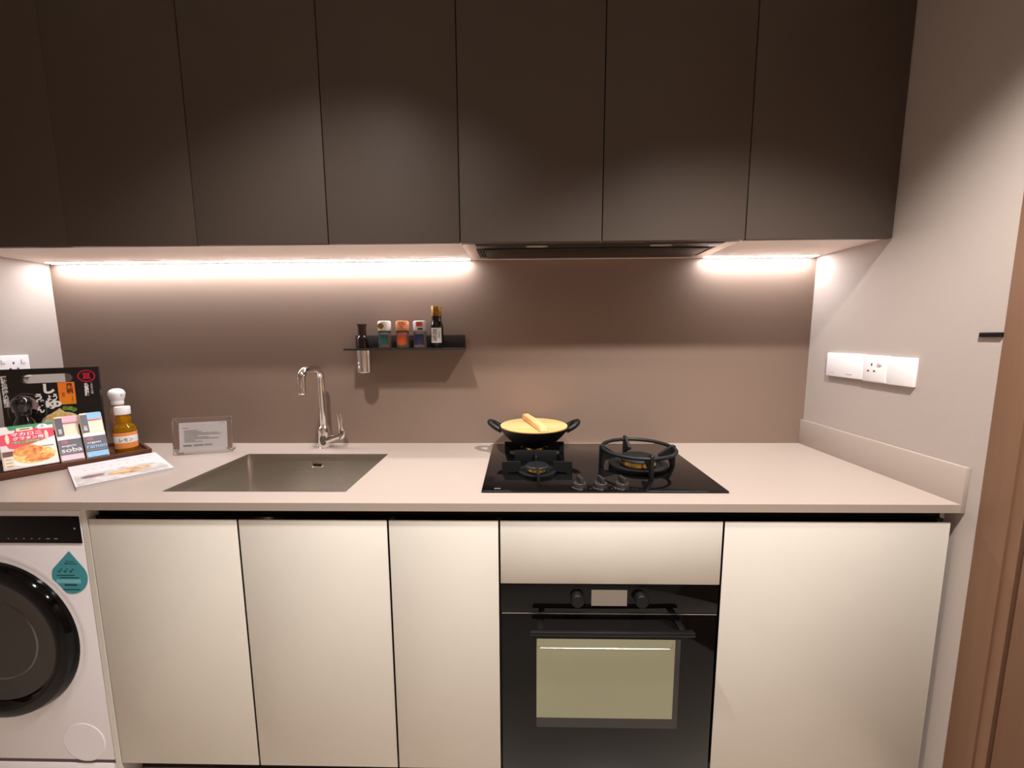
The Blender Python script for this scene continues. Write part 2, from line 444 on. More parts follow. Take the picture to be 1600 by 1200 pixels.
for a, c in zip(rings[:-1], rings[1:]):
    n = len(a)
    for k in range(n): bm.faces.new((a[k], a[(k+1) % n], c[(k+1) % n], c[k]))
bm.faces.new(rings[-1])
obj('bowl', bm, M_steel, sk)
ov = box('overflow_plate', -0.022, 0.022, -0.004, 0.0, -0.010, 0.010, M_chrome, sk, bev=0.002); ov.location = (-0.003, hy-0.001, 0.157)
box('overflow_slot', -0.016, 0.016, -0.0052, -0.0039, -0.005, 0.005, M_black, ov)
obj('drain', lathe(B(), [(0, 0.006), (0.03, 0.006), (0.042, 0.0035), (0.045, 0.002)], 32), M_chrome, sk)

# ------------------------------------------------------------------ tap
tp = thing('kitchen_tap', 'chrome swan-neck mixer tap behind the sink', 'tap', (-0.7285, -0.066, ZC1))
obj('base', lathe(B(), [(0, 0), (0.0255, 0), (0.0255, 0.003), (0.0235, 0.005), (0.0235, 0.070), (0.0215, 0.084), (0.0150, 0.090), (0, 0.090)], 32), M_chrome, tp)
path = [(0, 0, 0.085), (0, 0, 0.28)]
for k in range(1, 9):
    a = PI/2*k/8; path.append((0, -0.045*(1-math.cos(a)), 0.28+0.042*math.sin(a)))
path += [(0, -0.075, 0.323)]
for k in range(0, 9):
    a = PI/2*k/8; path.append((-0.002, -0.098-0.036*math.sin(a), 0.287+0.036*math.cos(a)))
path += [(-0.003, -0.1345, 0.258)]
obj('spout', tube(B(), path, 0.0138, 20), M_chrome, tp)
ae = obj('aerator', lathe(B(), [(0, 0), (0.0115, 0), (0.0138, 0.003), (0.0138, 0.024), (0.0125, 0.028)], 24), M_chrome, tp); ae.location = (-0.003, -0.1345, 0.236)
lv = obj('lever', tube(B(), [(0.010, -0.004, 0.032), (0.040, -0.004, 0.042), (0.064, -0.004, 0.050)], [0.0165, 0.014, 0.012], 18), M_chrome, tp)
bm = B()
prof = [(0.070, 0.036, 0.010), (0.078, 0.046, 0.012), (0.0785, 0.070, 0.0115), (0.076, 0.105, 0.0095), (0.0715, 0.135, 0.007), (0.069, 0.143, 0.004)]
rg = []
for x, z, hw in prof:
    hx2 = 0.0115 if z < 0.08 else 0.0095 if z < 0.12 else 0.0065
    rg.append([bm.verts.new((x+hx2*math.cos(a*PI/6)-0.006, -0.004+hw*0.55*math.sin(a*PI/6), z)) for a in range(12)])
for a, c in zip(rg[:-1], rg[1:]):
    for k in range(12): bm.faces.new((a[k], a[(k+1) % 12], c[(k+1) % 12], c[k]))
bm.faces.new(rg[0][::-1]); bm.faces.new(rg[-1])
obj('lever_blade', bm, M_chrome, lv)

# ------------------------------------------------------------------ gas hob
HBX0, HBX1, HBY0, HBY1 = -0.0530, 0.6415, -0.5275, -0.0275
ZG = ZC1+0.006
hb = thing('gas_hob', 'black glass gas hob with three burners on the worktop', 'hob', (0, 0, ZC1))
box('glass_plate', HBX0, HBX1, HBY0, HBY1, 0.0004, 0.006, M_hobglass, hb, bev=0.0012)
def cyl_lathe(prof, seg=36): return lathe(B(), prof, seg)
def small_burner(cx, cy, z=0.006):
    g = obj('burner', cyl_lathe([(0, 0), (0.058, 0), (0.060, 0.006), (0.060, 0.011), (0.050, 0.012), (0.046, 0.006), (0, 0.006)]), M_iron, hb)
    g.location = (cx, cy, z)
    obj('brass_ring', cyl_lathe([(0.0, 0.010), (0.031, 0.010), (0.033, 0.014), (0.031, 0.023), (0.0, 0.023)]), M_brass, g)
    obj('cap', cyl_lathe([(0.0, 0.0225), (0.036, 0.0225), (0.0375, 0.026), (0.033, 0.030), (0, 0.032)]), M_iron, g)
    return g
def finger(cx, cy, ang, r0, r1, z0, z1, th=0.007, drop=0.0, name='pan_support', foot=None):
    bm = B(); zf = 0.006 if foot is None else foot
    pts = [(r0, z0), (r0, z1-drop), (r0+0.010, z1), (r1, z1), (r1, zf), (r1-0.016, zf), (r1-0.022, z0)]
    prism(bm, pts, -th/2, th/2)
    es = [e for e in bm.edges]
    bmesh.ops.bevel(bm, geom=es, offset=0.0009, segments=1, affect='EDGES')
    o = obj(name, bm, M_iron, hb); o.location = (cx, cy, 0); o.rotation_euler = (0, 0, ang)
    return o
for cx, cy in ((0.1105, -0.383), (0.1105, -0.147)):
    small_burner(cx, cy)
    for a in (0, PI/2, PI, 1.5*PI):
        if a in (0, PI): finger(cx, cy, a, 0.052, 0.1115, 0.012, 0.0455)
        else: finger(cx, cy, a, 0.030 if a > 2 else 0.050, 0.112, 0.024, 0.0455, foot=0.006)
box('support_bridge', 0.038, 0.183, -0.2705, -0.2635, 0.006, 0.0480, M_iron, hb, bev=0.001)
bm = B()   # big wok burner
BCX, BCY = 0.4485, -0.318
g = obj('burner', cyl_lathe([(0, 0), (0.090, 0), (0.094, 0.006), (0.094, 0.014), (0.080, 0.016), (0.072, 0.008), (0, 0.008)]), M_iron, hb); g.location = (BCX, BCY, 0.006)
obj('brass_ring', cyl_lathe([(0.0, 0.012), (0.058, 0.012), (0.060, 0.016), (0.057, 0.028), (0.040, 0.029), (0, 0.029)]), M_brass, g)
obj('cap', cyl_lathe([(0.0, 0.0285), (0.060, 0.0285), (0.062, 0.032), (0.055, 0.037), (0.030, 0.034), (0, 0.036)]), M_iron, g)
o = obj('wok_ring', tube(B(), [(0.117*math.cos(2*PI*k/48), 0.117*math.sin(2*PI*k/48), 0.0) for k in range(48)], 0.0062, 10, closed=True), M_iron, hb)
o.location = (BCX, BCY, 0.0695)
for a, h in ((PI*0.03, 0.0785), (PI*0.97, 0.0785), (PI*0.535, 0.0835), (-PI*0.485, 0.0835)):
    bm = B()
    prism(bm, [(0.070, h-0.040), (0.070, h-0.030), (0.112, h-0.002), (0.120, h), (0.127, h-0.004), (0.127, 0.006), (0.112, 0.006), (0.108, 0.028), (0.092, h-0.048)], -0.0048, 0.0048)
    bmesh.ops.bevel(bm, geom=list(bm.edges), offset=0.0012, segments=1, affect='EDGES')
    o = obj('pan_support', bm, M_iron, hb); o.location = (BCX, BCY, 0); o.rotation_euler = (0, 0, a)
for kx in (0.2300, 0.2905, 0.3515):
    k = obj('knob', cyl_lathe([(0, 0), (0.0205, 0), (0.0205, 0.004), (0.0185, 0.012), (0.0165, 0.0135), (0, 0.0135)], 28), M_blackmetal, hb)
    k.location = (kx, -0.492, 0.006)
    bm = B(); bx(bm, -0.005, 0.005, -0.018, 0.017, 0.0125, 0.030, 0.003)
    gr = obj('grip', bm, M_blackmetal, k); gr.rotation_euler = (0, 0, 0.25)
    bm = B(); tube(bm, [(0.0235*math.cos(a), 0.0235*math.sin(a), 0.0004) for a in [PI*1.05+PI*0.5*q/10 for q in range(11)]], 0.0004, 5)
    obj('mark', bm, M_greyink, k)
    bm = B()
    for q in range(2): bx(bm, 0.0275+0.009*q, 0.0295+0.009*q, -0.018, -0.0165, 0.0002, 0.0004)
    obj('mark', bm, M_greyink, k)
bm = B()
for q in range(4): bx(bm, -0.017+0.0045*q, -0.0140+0.0045*q, -0.512, -0.507, 0.006, 0.0063)
obj('maker_mark', bm, M_greyink, hb)

# ------------------------------------------------------------------ wok and lid
WX, WY = 0.1085, -0.150
wk = thing('wok', 'small black two-handled wok on the rear burner', 'wok', (WX, WY, ZC1+0.0458))
prof = [(0, 0.0), (0.060, 0.0003), (0.076, 0.003), (0.090, 0.012), (0.108, 0.030), (0.123, 0.048), (0.132, 0.0598), (0.1335, 0.0628), (0.1320, 0.0634), (0.1262, 0.0628), (0.1256, 0.0535), (0.1180, 0.0528),
        (0.112, 0.046), (0.103, 0.035), (0.085, 0.018), (0.060, 0.007), (0.0, 0.005)]
obj('bowl', lathe(B(), prof, 56), M_wok, wk)
for s in (-1, 1):
    pts = [(s*0.118, -0.030, 0.050)]
    pts += [(s*(0.128+0.036*math.sin(PI*k/10)), -0.030*math.cos(PI*k/10), 0.054+0.023*math.sin(PI*k/10)) for k in range(1, 10)]
    pts += [(s*0.118, 0.030, 0.050)]
    obj('handle', tube(B(), pts, 0.0105, 10), M_wok, wk)
ld = thing('wooden_cover', 'round pale wooden lid with a thick bar handle on the wok', 'lid', (WX, WY, ZC1+0.0458+0.0536))
LR = 0.1245
for q, (ya, yb) in enumerate(((-LR, -0.047), (-0.0466, 0.038), (0.0384, LR))):
    ya = max(ya, -LR+1e-4); yb = min(yb, LR-1e-4); n = 14; pl = []
    for k in range(n+1):
        y = ya+(yb-ya)*k/n; pl.append((math.sqrt(LR*LR-y*y), y))
    pl = pl + [(-x, y) for x, y in reversed(pl)]
    bm = B(); a = [bm.verts.new((x, y, 0.0)) for x, y in pl]; c = [bm.verts.new((x, y, 0.0115)) for x, y in pl]
    bm.faces.new(a[::-1]); bm.faces.new(c)
    for k in range(len(pl)): bm.faces.new((a[k], a[(k+1) % len(pl)], c[(k+1) % len(pl)], c[k]))
    bmesh.ops.remove_doubles(bm, verts=bm.verts, dist=2e-4)
    obj('plank', bm, (M_wood, M_wood2, M_wood)[q], ld)
bm = B()
L = 0.118
hp = [(-L, 0.011), (-L, 0.026), (-L+0.008, 0.034), (-0.03, 0.033), (0.03, 0.031), (L-0.02, 0.030), (L-0.006, 0.024), (L, 0.011)]
prism(bm, hp, -0.013, 0.013); bmesh.ops.bevel(bm, geom=list(bm.edges), offset=0.003, segments=2, affect='EDGES')
o = obj('bar_handle', bm, M_wood2, ld); o.rotation_euler = (0, 0, math.atan2(-0.16, 0.044)); o.location = (0, 0, -0.0004)

# ------------------------------------------------------------------ oven
ovn = thing('oven', 'black glass built-in oven under the gas hob', 'oven', (0.3, FD, 0.068))
def Z(z): return z-0.068
box('casing', -0.290, 0.290, 0.022, 0.50, Z(0.075), Z(0.655), M_black, ovn)
box('control_panel', -0.2965, 0.2965, 0.0005, 0.022, Z(0.5815), Z(0.6635), M_glassblack, ovn, bev=0.001)
for kx in (-0.0885, 0.0850):
    k = obj('knob', lathe(B(), [(0, 0), (0.0185, 0), (0.0185, 0.018), (0.0165, 0.021), (0, 0.021)], 32), M_black, ovn)
    k.rotation_euler = (PI/2, 0, 0); k.location = (kx, 0.0008, Z(0.6260))
    obj('knob_ring', lathe(B(), [(0.0187, 0.0165), (0.0189, 0.018), (0.0187, 0.0185), (0.0184, 0.018)], 32), M_gun, k)
flat('display', rect(-0.0485, 0.0490, Z(0.6018), Z(0.6483)), -0.0006, M_display, ovn, th=0.0012)
dr = obj('door', bx(B(), -0.2955, 0.2955, 0.0006, 0.0215, Z(0.0680), Z(0.5765), 0.001), M_glassblack, ovn)
box('door_top_trim', -0.2950, 0.2950, 0.0000, 0.004, Z(0.5768), Z(0.5788), M_steel2, dr, label='thin bright steel line along the door top')
flat('window_frame', rect(-0.1990, 0.2010, Z(0.2240), Z(0.5020)), -0.0004, M_ovenframe, dr, th=0.0006)
flat('window', rect(-0.1985, 0.1860, Z(0.2555), Z(0.5015)), 0.0003, M_oveninner, dr, th=0.0006, label='pale grey coated glass window')
bm = B(); tube(bm, [(-0.197, -0.0012, Z(0.4990)), (-0.1955, -0.0012, Z(0.4800)), (-0.188, -0.0012, Z(0.4735)), (0.172, -0.0012, Z(0.4735)), (0.180, -0.0012, Z(0.4800)), (0.1835, -0.0012, Z(0.4980))], 0.0011, 6)
obj('window_line', bm, M_steel2, dr)
hl = obj('handle', bx(B(), -0.2200, 0.2190, -0.050, -0.032, Z(0.5480), Z(0.5600), 0.004), M_black, dr)
for sx in (-0.19, 0.19):
    box('handle_mount', sx-0.008, sx+0.008, -0.034, 0.001, Z(0.5490), Z(0.5590), M_black, hl, bev=0.001)

# ------------------------------------------------------------------ washing machine
wm = thing('washing_machine', 'white front-loading washing machine under the worktop', 'washing machine', (-1.4505, FD, 0.0))
HW = 0.2975
box('body', -HW, HW, 0.0, 0.56, 0.091, 0.872, M_wm, wm, bev=0.004)
box('kick_panel', -HW, HW, 0.002, 0.02, 0.004, 0.078, M_wm, wm, bev=0.001)
box('base_strip', -HW, HW-0.002, 0.004, 0.54, 0.0785, 0.0905, M_wmstrip, wm)
box('control_panel', -0.20, HW-0.004, -0.002, 0.001, 0.777, 0.855, M_glassblack, wm, bev=0.0006)
bm = B()
for k in range(7): prism(bm, rect(0.085+0.022*k, 0.089+0.022*k+(0.006 if k > 4 else 0), 0.7890, 0.7915), -0.0024, -0.0019)
prism(bm, rect(0.276, 0.281, 0.818, 0.8225), -0.0024, -0.0019)
obj('panel_icons', bm, M_greyink, wm)['kind'] = 'stuff'
DX, DZ = 0.0045, 0.484
dr = obj('door_ring', lathe(B(), [(0.176, -0.030), (0.182, 0.004), (0.196, 0.024), (0.215, 0.028), (0.231, 0.022), (0.2385, 0.008), (0.2395, -0.004), (0.2395, -0.020)], 72), M_glassblack, wm)
dr.rotation_euler = (PI/2, 0, 0); dr.location = (DX, 0, DZ)
gl = obj('door_glass', lathe(B(), [(0, 0.004), (0.06, 0.0045), (0.12, 0.006), (0.160, 0.009), (0.184, 0.012)], 64), M_drum, dr)
bm = B(); lathe(bm, [(0.118, 0.0052), (0.122, 0.0088), (0.126, 0.0058)], 64)
obj('glass_ridge', bm, M_drum2, dr)
rc = obj('door_recess', lathe(B(), [(0.240, -0.001), (0.262, 0.0015), (0.270, -0.001)], 72), M_wm, wm); rc.rotation_euler = (PI/2, 0, 0); rc.location = (DX, 0, DZ)
fc = obj('filter_cover', lathe(B(), [(0, 0.0012), (0.0610, 0.0012), (0.0625, 0.0)], 48), M_wm, wm); fc.rotation_euler = (PI/2, 0, 0); fc.location = (0.2135, 0, 0.152)
obj('filter_gap', lathe(B(), [(0.0625, 0.0002), (0.0638, 0.0006), (0.0645, 0.0001)], 48), M_wm, fc)
# drop sticker
sx, sz = 0.2435, 0.677
R = 0.0510
a0 = math.radians(28)
pts = [(sx+R*math.cos(a), sz+R*math.sin(a)) for a in [PI-a0+(PI+2*a0)*k/28 for k in range(29)]]
pts = pts + [(sx+0.008, sz+0.0765)]
flat('water_sticker', pts, 0.0002, M_teal, wm, th=0.0006, label='teal drop-shaped water sticker')
st_ = bpy.data.objects['water_sticker']
text('printed_text', 'Water\nEfficiency', st_, M_teald, sx+0.008, sz+0.0420, 0.036, 0.0140, off=0.0010, bold=0.01)
for k in range(3):
    x0 = sx-0.032+0.0165*k; z0 = sz+0.018
    flat('tick_mark', [(x0, z0), (x0+0.0045, z0-0.006), (x0+0.0135, z0+0.006), (x0+0.0115, z0+0.0075), (x0+0.0045, z0-0.002), (x0+0.0015, z0+0.002)], 0.0009, M_teald, st_, th=0.0002)
bars('fine_print', [(sx-0.036, sx+0.015, sz+0.003, sz+0.0055), (sx-0.028, sx+0.026, sz-0.004, sz-0.0015)], 0.0009, M_teald, st_, th=0.0002)
flat('pale_patch', rect(sx-0.040, sx+0.030, sz-0.0195, sz-0.008), 0.0009, M_teall, st_, th=0.0002)
bars('fine_print', [(sx-0.018, sx+0.018, sz-0.027, sz-0.022), (sx-0.025, sx+0.025, sz-0.040, sz-0.037)], 0.0009, M_teald, st_, th=0.0002)

# ------------------------------------------------------------------ wall shelf with bottles
sh = thing('wall_shelf', 'narrow black metal shelf on the brown splashback', 'shelf', (-0.3850, 0, 1.2935))
box('back_plate', -0.2225, 0.2225, -0.006, -0.0008, 0.0, 0.054, M_blackmetal, sh, bev=0.0006)
CUX, CUY, CUR = -0.551+0.385, -0.066, 0.0295
b = B(); r_ = CUR+0.0006
N = 40; outer = []; inner = []
X0, X1, Y0, Y1 = -0.2265, 0.2275, -0.110, -0.0062
for k in range(N):
    a = 2*PI*k/N; inner.append((CUX+r_*math.cos(a), CUY+r_*math.sin(a)))
top = []
for z in (-0.002, 0.003):
    iv = [b.verts.new((x, y, z)) for x, y in inner]
    hx0, hx1, hy0, hy1 = CUX-0.038, CUX+0.038, Y0, Y1
    ov_ = []
    for x, y in inner:
        dx, dy = x-CUX, y-CUY
        s = min((0.038/abs(dx)) if abs(dx) > 1e-9 else 9e9, ((hy1-CUY)/dy if dy > 1e-9 else (CUY-hy0)/(-dy) if dy < -1e-9 else 9e9))
        ov_.append(b.verts.new((CUX+dx*s, CUY+dy*s, z)))
    for k in range(N): b.faces.new((iv[k], iv[(k+1) % N], ov_[(k+1) % N], ov_[k]))
    top.append((iv, ov_))
for k in range(N):
    k2 = (k+1) % N
    b.faces.new((top[0][0][k], top[0][0][k2], top[1][0][k2], top[1][0][k]))
    b.faces.new((top[0][1][k], top[0][1][k2], top[1][1][k2], top[1][1][k]))
bx(b, X0, CUX-0.038, Y0, Y1, -0.002, 0.003); bx(b, CUX+0.038, X1, Y0, Y1, -0.002, 0.003)
for cx_, sgn in ((CUX, 1),):   # corner fillers of the pierced plate
    for ax in (-0.038, 0.038):
        for yy in (Y0, Y1):
            pass
obj('shelf_plate', b, M_blackmetal, sh)
box('front_lip', X0, X1, Y0-0.0015, Y0+0.0005, -0.0035, 0.0045, M_blackmetal, sh)
cp = thing('steel_cup', 'shiny steel cup hanging in the black wall shelf', 'cup', (-0.551, -0.066, 1.2025))
obj('cup_wall', lathe(B(), [(0, 0.0), (0.026, 0.0), (0.0285, 0.003), (0.0290, 0.0942), (0.0318, 0.0945), (0.0318, 0.0955), (0.0275, 0.0957), (0.0272, 0.004), (0, 0.002)], 40), M_chrome, cp)
ZSH = 1.2967
# dark small bottle in the cup
bt = thing('sauce_bottle', 'small black bottle with a dark brown flared cap standing in the steel cup', 'bottle', (-0.5555, -0.064, 1.2048))
obj('glass_body', lathe(B(), [(0, 0), (0.0195, 0), (0.0205, 0.003), (0.0205, 0.128), (0.0165, 0.138), (0.0140, 0.141), (0.0140, 0.145), (0, 0.145)], 32), M_amberdark, bt)
obj('cap', lathe(B(), [(0, 0.143), (0.0150, 0.143), (0.0158, 0.176), (0.0170, 0.181), (0.0200, 0.183), (0.0200, 0.1855), (0, 0.1855)], 32), M_capbrown, bt)
def spice_jar(x, label, capm, printm, neckm, kind):
    t = thing('spice_jar', label, 'jar', (x, -0.060, ZSH), group='spice jars on the wall shelf')
    obj('glass_body', lathe(B(), [(0, 0), (0.0235, 0), (0.0250, 0.002), (0.0250, 0.056), (0.0235, 0.062), (0.0215, 0.064), (0, 0.064)], 32), M_glass, t)
    obj('spice', lathe(B(), [(0, 0.003), (0.0215, 0.003), (0.0225, 0.005), (0.0225, 0.050), (0, 0.052)], 28), M_jarspice, t, 'spice filling')
    def band(r, z0, z1, a0, a1, nm, m, n=14):
        bm = B(); a = [a0+(a1-a0)*k/n for k in range(n+1)]
        lo = [bm.verts.new((r*math.sin(q), -r*math.cos(q), z0)) for q in a]; hi = [bm.verts.new((r*math.sin(q), -r*math.cos(q), z1)) for q in a]
        for k in range(n): bm.faces.new((lo[k], lo[k+1], hi[k+1], hi[k]))
        return obj(nm, bm, m, t)
    band(0.0254, 0.014, 0.054, -0.75, 0.85, 'label', printm)
    c = obj('cap', lathe(B(), [(0, 0.062), (0.0225, 0.062), (0.0245, 0.066), (0.0250, 0.098), (0.0235, 0.104), (0.0195, 0.1055), (0, 0.1055)], 32), capm, t)
    band(0.0258, 0.0605, 0.0680, -1.5, 1.5, 'neck_seal', neckm)
    if kind == 0:
        bm = B(); lathe(bm, [(0, 0), (0.012, 0), (0.011, 0.0012), (0, 0.0015)], 20); q = obj('cap_print', bm, M_gold, c); q.rotation_euler = (PI/2, 0, 0.0); q.location = (-0.006, -0.0238, 0.086)
    if kind == 2:
        band(0.0254, 0.083, 0.100, -0.3, 0.7, 'cap_print', M_jarorange); band(0.0254, 0.070, 0.078, -0.1, 0.7, 'cap_print', M_jarnavy)
spice_jar(-0.4690, 'small spice jar with a dark teal label and a pale cap on the shelf', M_jarcapw, M_jarteal, M_jarteal, 0)
spice_jar(-0.3985, 'small spice jar with an orange label and an orange printed cap on the shelf', M_jarcapo, M_jarorange, M_bowlbrown, 1)
spice_jar(-0.3310, 'small spice jar with a navy blue label and a lilac cap on the shelf', M_jarcapl, M_jarnavy, M_greyink, 2)
sb = thing('soy_sauce_bottle', 'tall dark sauce bottle with a gold wrapped cap and white label on the shelf', 'bottle', (-0.2640, -0.060, ZSH))
obj('glass_body', lathe(B(), [(0, 0), (0.0235, 0), (0.0250, 0.003), (0.0250, 0.080), (0.0235, 0.088), (0.0200, 0.096), (0.0185, 0.104), (0.0180, 0.124), (0, 0.124)], 36), M_amberdark, sb)
obj('cap', lathe(B(), [(0, 0.123), (0.0205, 0.123), (0.0210, 0.126), (0.0205, 0.158), (0.0190, 0.1605), (0, 0.1605)], 32), M_gold, sb)
bm = B(); n = 14; R = 0.0254
qa = [-0.85+1.75*k/n for k in range(n+1)]
lo = [bm.verts.new((R*math.sin(q), -R*math.cos(q), 0.021)) for q in qa]; hi = [bm.verts.new((R*math.sin(q), -R*math.cos(q), 0.078)) for q in qa]
for k in range(n): bm.faces.new((lo[k], lo[k+1], hi[k+1], hi[k]))
lb = obj('label_sheet', bm, M_labelgrey, sb)
def wrap(o, R_, ang):
    for v in o.data.vertices:
        q = v.co.x/R_ + ang
        v.co = (R_*math.sin(q), -R_*math.cos(q), v.co.z)
wrap(text('printed_text', '紅\n之\n花', lb, M_darkink, 0, 0.050, 0.016, 0.046, bold=0.02), 0.0257, -0.10)
wrap(text('printed_text', '特\n選\n醤\n油', lb, M_darkink, 0, 0.052, 0.004, 0.026), 0.0257, 0.52)

# ------------------------------------------------------------------ wall sockets
def plate(name, label, x, y0, y1, z0, z1, side, gang):
    # side=-1: plate on right wall facing -X
    t = thing(name, label, 'socket', (x, (y0+y1)/2, (z0+z1)/2), (0, 0, -PI/2 if side < 0 else PI/2), group='white wall plates' if name == 'blank_wall_plate' else None)
    w_, h_ = (y1-y0)/2, (z1-z0)/2
    box('plate', -w_, w_, -0.011, 0.0, -h_, h_, M_white, t, bev=0.0022)
    return t, w_, h_
# right wall: local +X runs towards -Y (to the viewer's right)
t, w_, h_ = plate('blank_wall_plate', 'double-width white wall plate nearest the brown splashback', XR, -0.2655, -0.1090, 1.1895, 1.2745, -1, 2)
t['category'] = 'wall plate'
bars('fine_print', [(-0.052, -0.042, -0.030, -0.0275), (0.012, 0.038, -0.032, -0.0290)], 0.0110, M_wmgrey, t)
t, w_, h_ = plate('wall_socket', 'white switched three-pin socket between two blank plates on the pale wall', XR, -0.3515, -0.2665, 1.1865, 1.2725, -1, 1)
fl = box('rim_line', -0.0395, 0.0395, -0.0118, -0.0108, -0.0395, 0.0395, M_white, t, bev=0.0004)
def holes(t, cx, cz, s=1.0):
    obj('pin_hole', prism(B(), rect(cx-0.002*s, cx+0.002*s, cz+0.006*s, cz+0.0145*s), -0.0124, -0.0117), M_darkink, t)
    for q in (-1, 1):
        obj('pin_hole', prism(B(), rect(cx+q*0.0110*s-0.0031*s, cx+q*0.0110*s+0.0031*s, cz-0.0125*s, cz-0.0080*s), -0.0124, -0.0117), M_darkink, t)
holes(t, -0.0105, 0.0030)
bm = B(); bx(bm, 0.012, 0.026, -0.0155, -0.0115, 0.013, 0.028, 0.0012)
o = obj('rocker_switch', bm, M_white, t)
t, w_, h_ = plate('blank_wall_plate', 'single blank white wall plate nearest the brown door frame', XR, -0.4370, -0.3525, 1.1855, 1.2705, -1, 1)
t['category'] = 'wall plate'
# left wall: local +X runs towards +Y
t, w_, h_ = plate('wall_socket', 'white double wall socket behind the black noodle carton', XL, -0.2650, -0.1190, 1.1960, 1.2810, 1, 2)
box('rim_line', -0.069, 0.069, -0.0118, -0.0108, -0.0395, 0.0395, M_white, t, bev=0.0004)
holes(t, 0.0235, 0.0030); holes(t, -0.035, 0.003)
for sx in (0.052, -0.006):
    box('rocker_switch', sx-0.006, sx+0.006, -0.0150, -0.0115, 0.011, 0.026, M_white, t, bev=0.001)

# ------------------------------------------------------------------ acrylic sign
ang = math.atan2(0.0507, 0.1896)
sg = thing('sign_holder', 'clear acrylic sign holder with a printed notice beside the sink', 'sign', (-1.1615, -0.1440, ZC1), (-0.11, 0, ang))
box('front_sheet', -0.0985, 0.0985, -0.0062, -0.0034, 0.001, 0.1385, M_acrylic, sg, bev=0.0005)
box('back_sheet', -0.0985, 0.0985, 0.0, 0.0028, 0.001, 0.1385, M_acrylic, sg, bev=0.0005)
pp = box('notice_sheet', -0.0775, 0.0810, -0.0026, -0.0010, 0.012, 0.1200, M_whitepaper, sg)
rows = []
z = 0.098
for k, ln in enumerate([0.018, 0.0, 0.050, 0.062, 0.118, 0.128, 0.048, 0.085, 0.120, 0.040, 0.064]):
    if ln: rows.append((-0.066 if k == 0 else -0.062, -0.066+ln, z, z+0.0022))
    z -= 0.0052
bars('printed_lines', rows, 0.0027, M_greyink, pp)
bars('printed_lines', [(-0.066, -0.038, 0.0300, 0.0345), (-0.030, 0.000, 0.0308, 0.0345), (0.004, 0.030, 0.0312, 0.0345), (-0.067, 0.032, 0.0285, 0.0288), (-0.067, 0.032, 0.0362, 0.0365)], 0.0027, M_greyink, pp)
bars('printed_lines', [(0.055, 0.076, 0.1145, 0.1155)], 0.0027, M_greyink, pp)
for sx in (-0.0855, 0.0865):
    for sz in (0.016, 0.1285):
        k = obj('stud', lathe(B(), [(0, 0.0), (0.0042, 0.0), (0.0042, 0.010), (0.0058, 0.0105), (0.0058, 0.0145), (0.005, 0.016), (0, 0.016)], 18), M_steel2, sg)
        k.rotation_euler = (PI/2, 0, 0); k.location = (sx, 0.0042, sz)
for sx in (-0.0855, 0.0865):
    box('foot', sx-0.005, sx+0.005, 0.0028, 0.042, 0.0055, 0.0085, M_steel2, sg).rotation_euler = (0.0, 0, 0)

# ------------------------------------------------------------------ booklet
c1, c2, c3, c4 = (-1.4835, -0.3300), (-1.3165, -0.1785), (-1.0905, -0.3520), (-1.2445, -0.5110)
bcx = sum(p[0] for p in (c1, c2, c3, c4))/4; bcy = sum(p[1] for p in (c1, c2, c3, c4))/4
ba = math.atan2(0.149, 0.169)+0.03
bk = thing('booklet', 'white magazine with a food photograph lying beside the wooden tray', 'magazine', (bcx, bcy, ZC1+0.0003), (0, 0, ba-PI/2))
# local: X = along the long 0.29 side direction, Y = up along the short side
BL_, BW_ = 0.287/2, 0.222/2
box('pages', -BL_+0.001, BL_-0.001, -BW_+0.001, BW_-0.001, 0.0007, 0.0098, M_pages, bk)
bm = B(); bx(bm, -BL_, BL_, -BW_, BW_, 0.0, 0.0007); bx(bm, -BL_, BL_, -BW_, BW_, 0.0098, 0.0106); bx(bm, -BL_-0.0006, -BL_+0.0005, -BW_, BW_, 0.0, 0.0106)
cv = obj('cover', bm, M_coverpaper, bk)
bk.rotation_euler = (0, 0, math.atan2(c3[1]-c2[1], c3[0]-c2[0]))
def topflat(name, pts, m, parent, z=0.0107, th=0.0002):
    bm = B(); a = [bm.verts.new((x, y, z+th)) for x, y in pts]; bm.faces.new(a)
    return obj(name, bm, m, parent)
M_bookgrey = mat('cover_photo_grey', 'a8a09e', 0.5, col2='cfc8c4', vscale=(25, 40, 25))
M_bookfood = mat('cover_photo_food', 'a97c4c', 0.5, col2='d8bd96', vscale=(50, 70, 50))
M_bookplum = mat('cover_photo_plum', '5a2f33', 0.5, col2='9a7672', vscale=(40, 40, 40))

# ------------------------------------------------------------------ wooden tray with packets
E_ = Vector((0.585, 0.811, 0)).normalized(); N_ = Vector((0.811, -0.585, 0)).normalized()
TC = Vector((-1.356, -0.153, ZC1)); TYAW = math.atan2(E_.y, E_.x)
def TW(s, t, z): p = TC - E_*s - N_*t; return (p.x, p.y, z)
TL, TD = 0.43, 0.245
tz = thing('serving_tray', 'dark walnut serving tray holding packets in the corner of the worktop', 'tray', TW(TL/2, TD/2, ZC1), (0, 0, TYAW))
box('tray_floor', -TL/2+0.006, TL/2-0.006, -TD/2+0.006, TD/2-0.006, 0.0003, 0.0070, M_tray, tz)
for nm, a in (('rim', (-TL/2, TL/2, -TD/2, -TD/2+0.009)), ('rim', (-TL/2, TL/2, TD/2-0.009, TD/2)), ('rim', (-TL/2, -TL/2+0.009, -TD/2+0.009, TD/2-0.009)), ('rim', (TL/2-0.009, TL/2, -TD/2+0.009, TD/2-0.009))):
    box(nm, a[0], a[1], a[2], a[3], 0.0003, 0.0215, M_tray, tz, bev=0.0012)
ZT = ZC1+0.0072

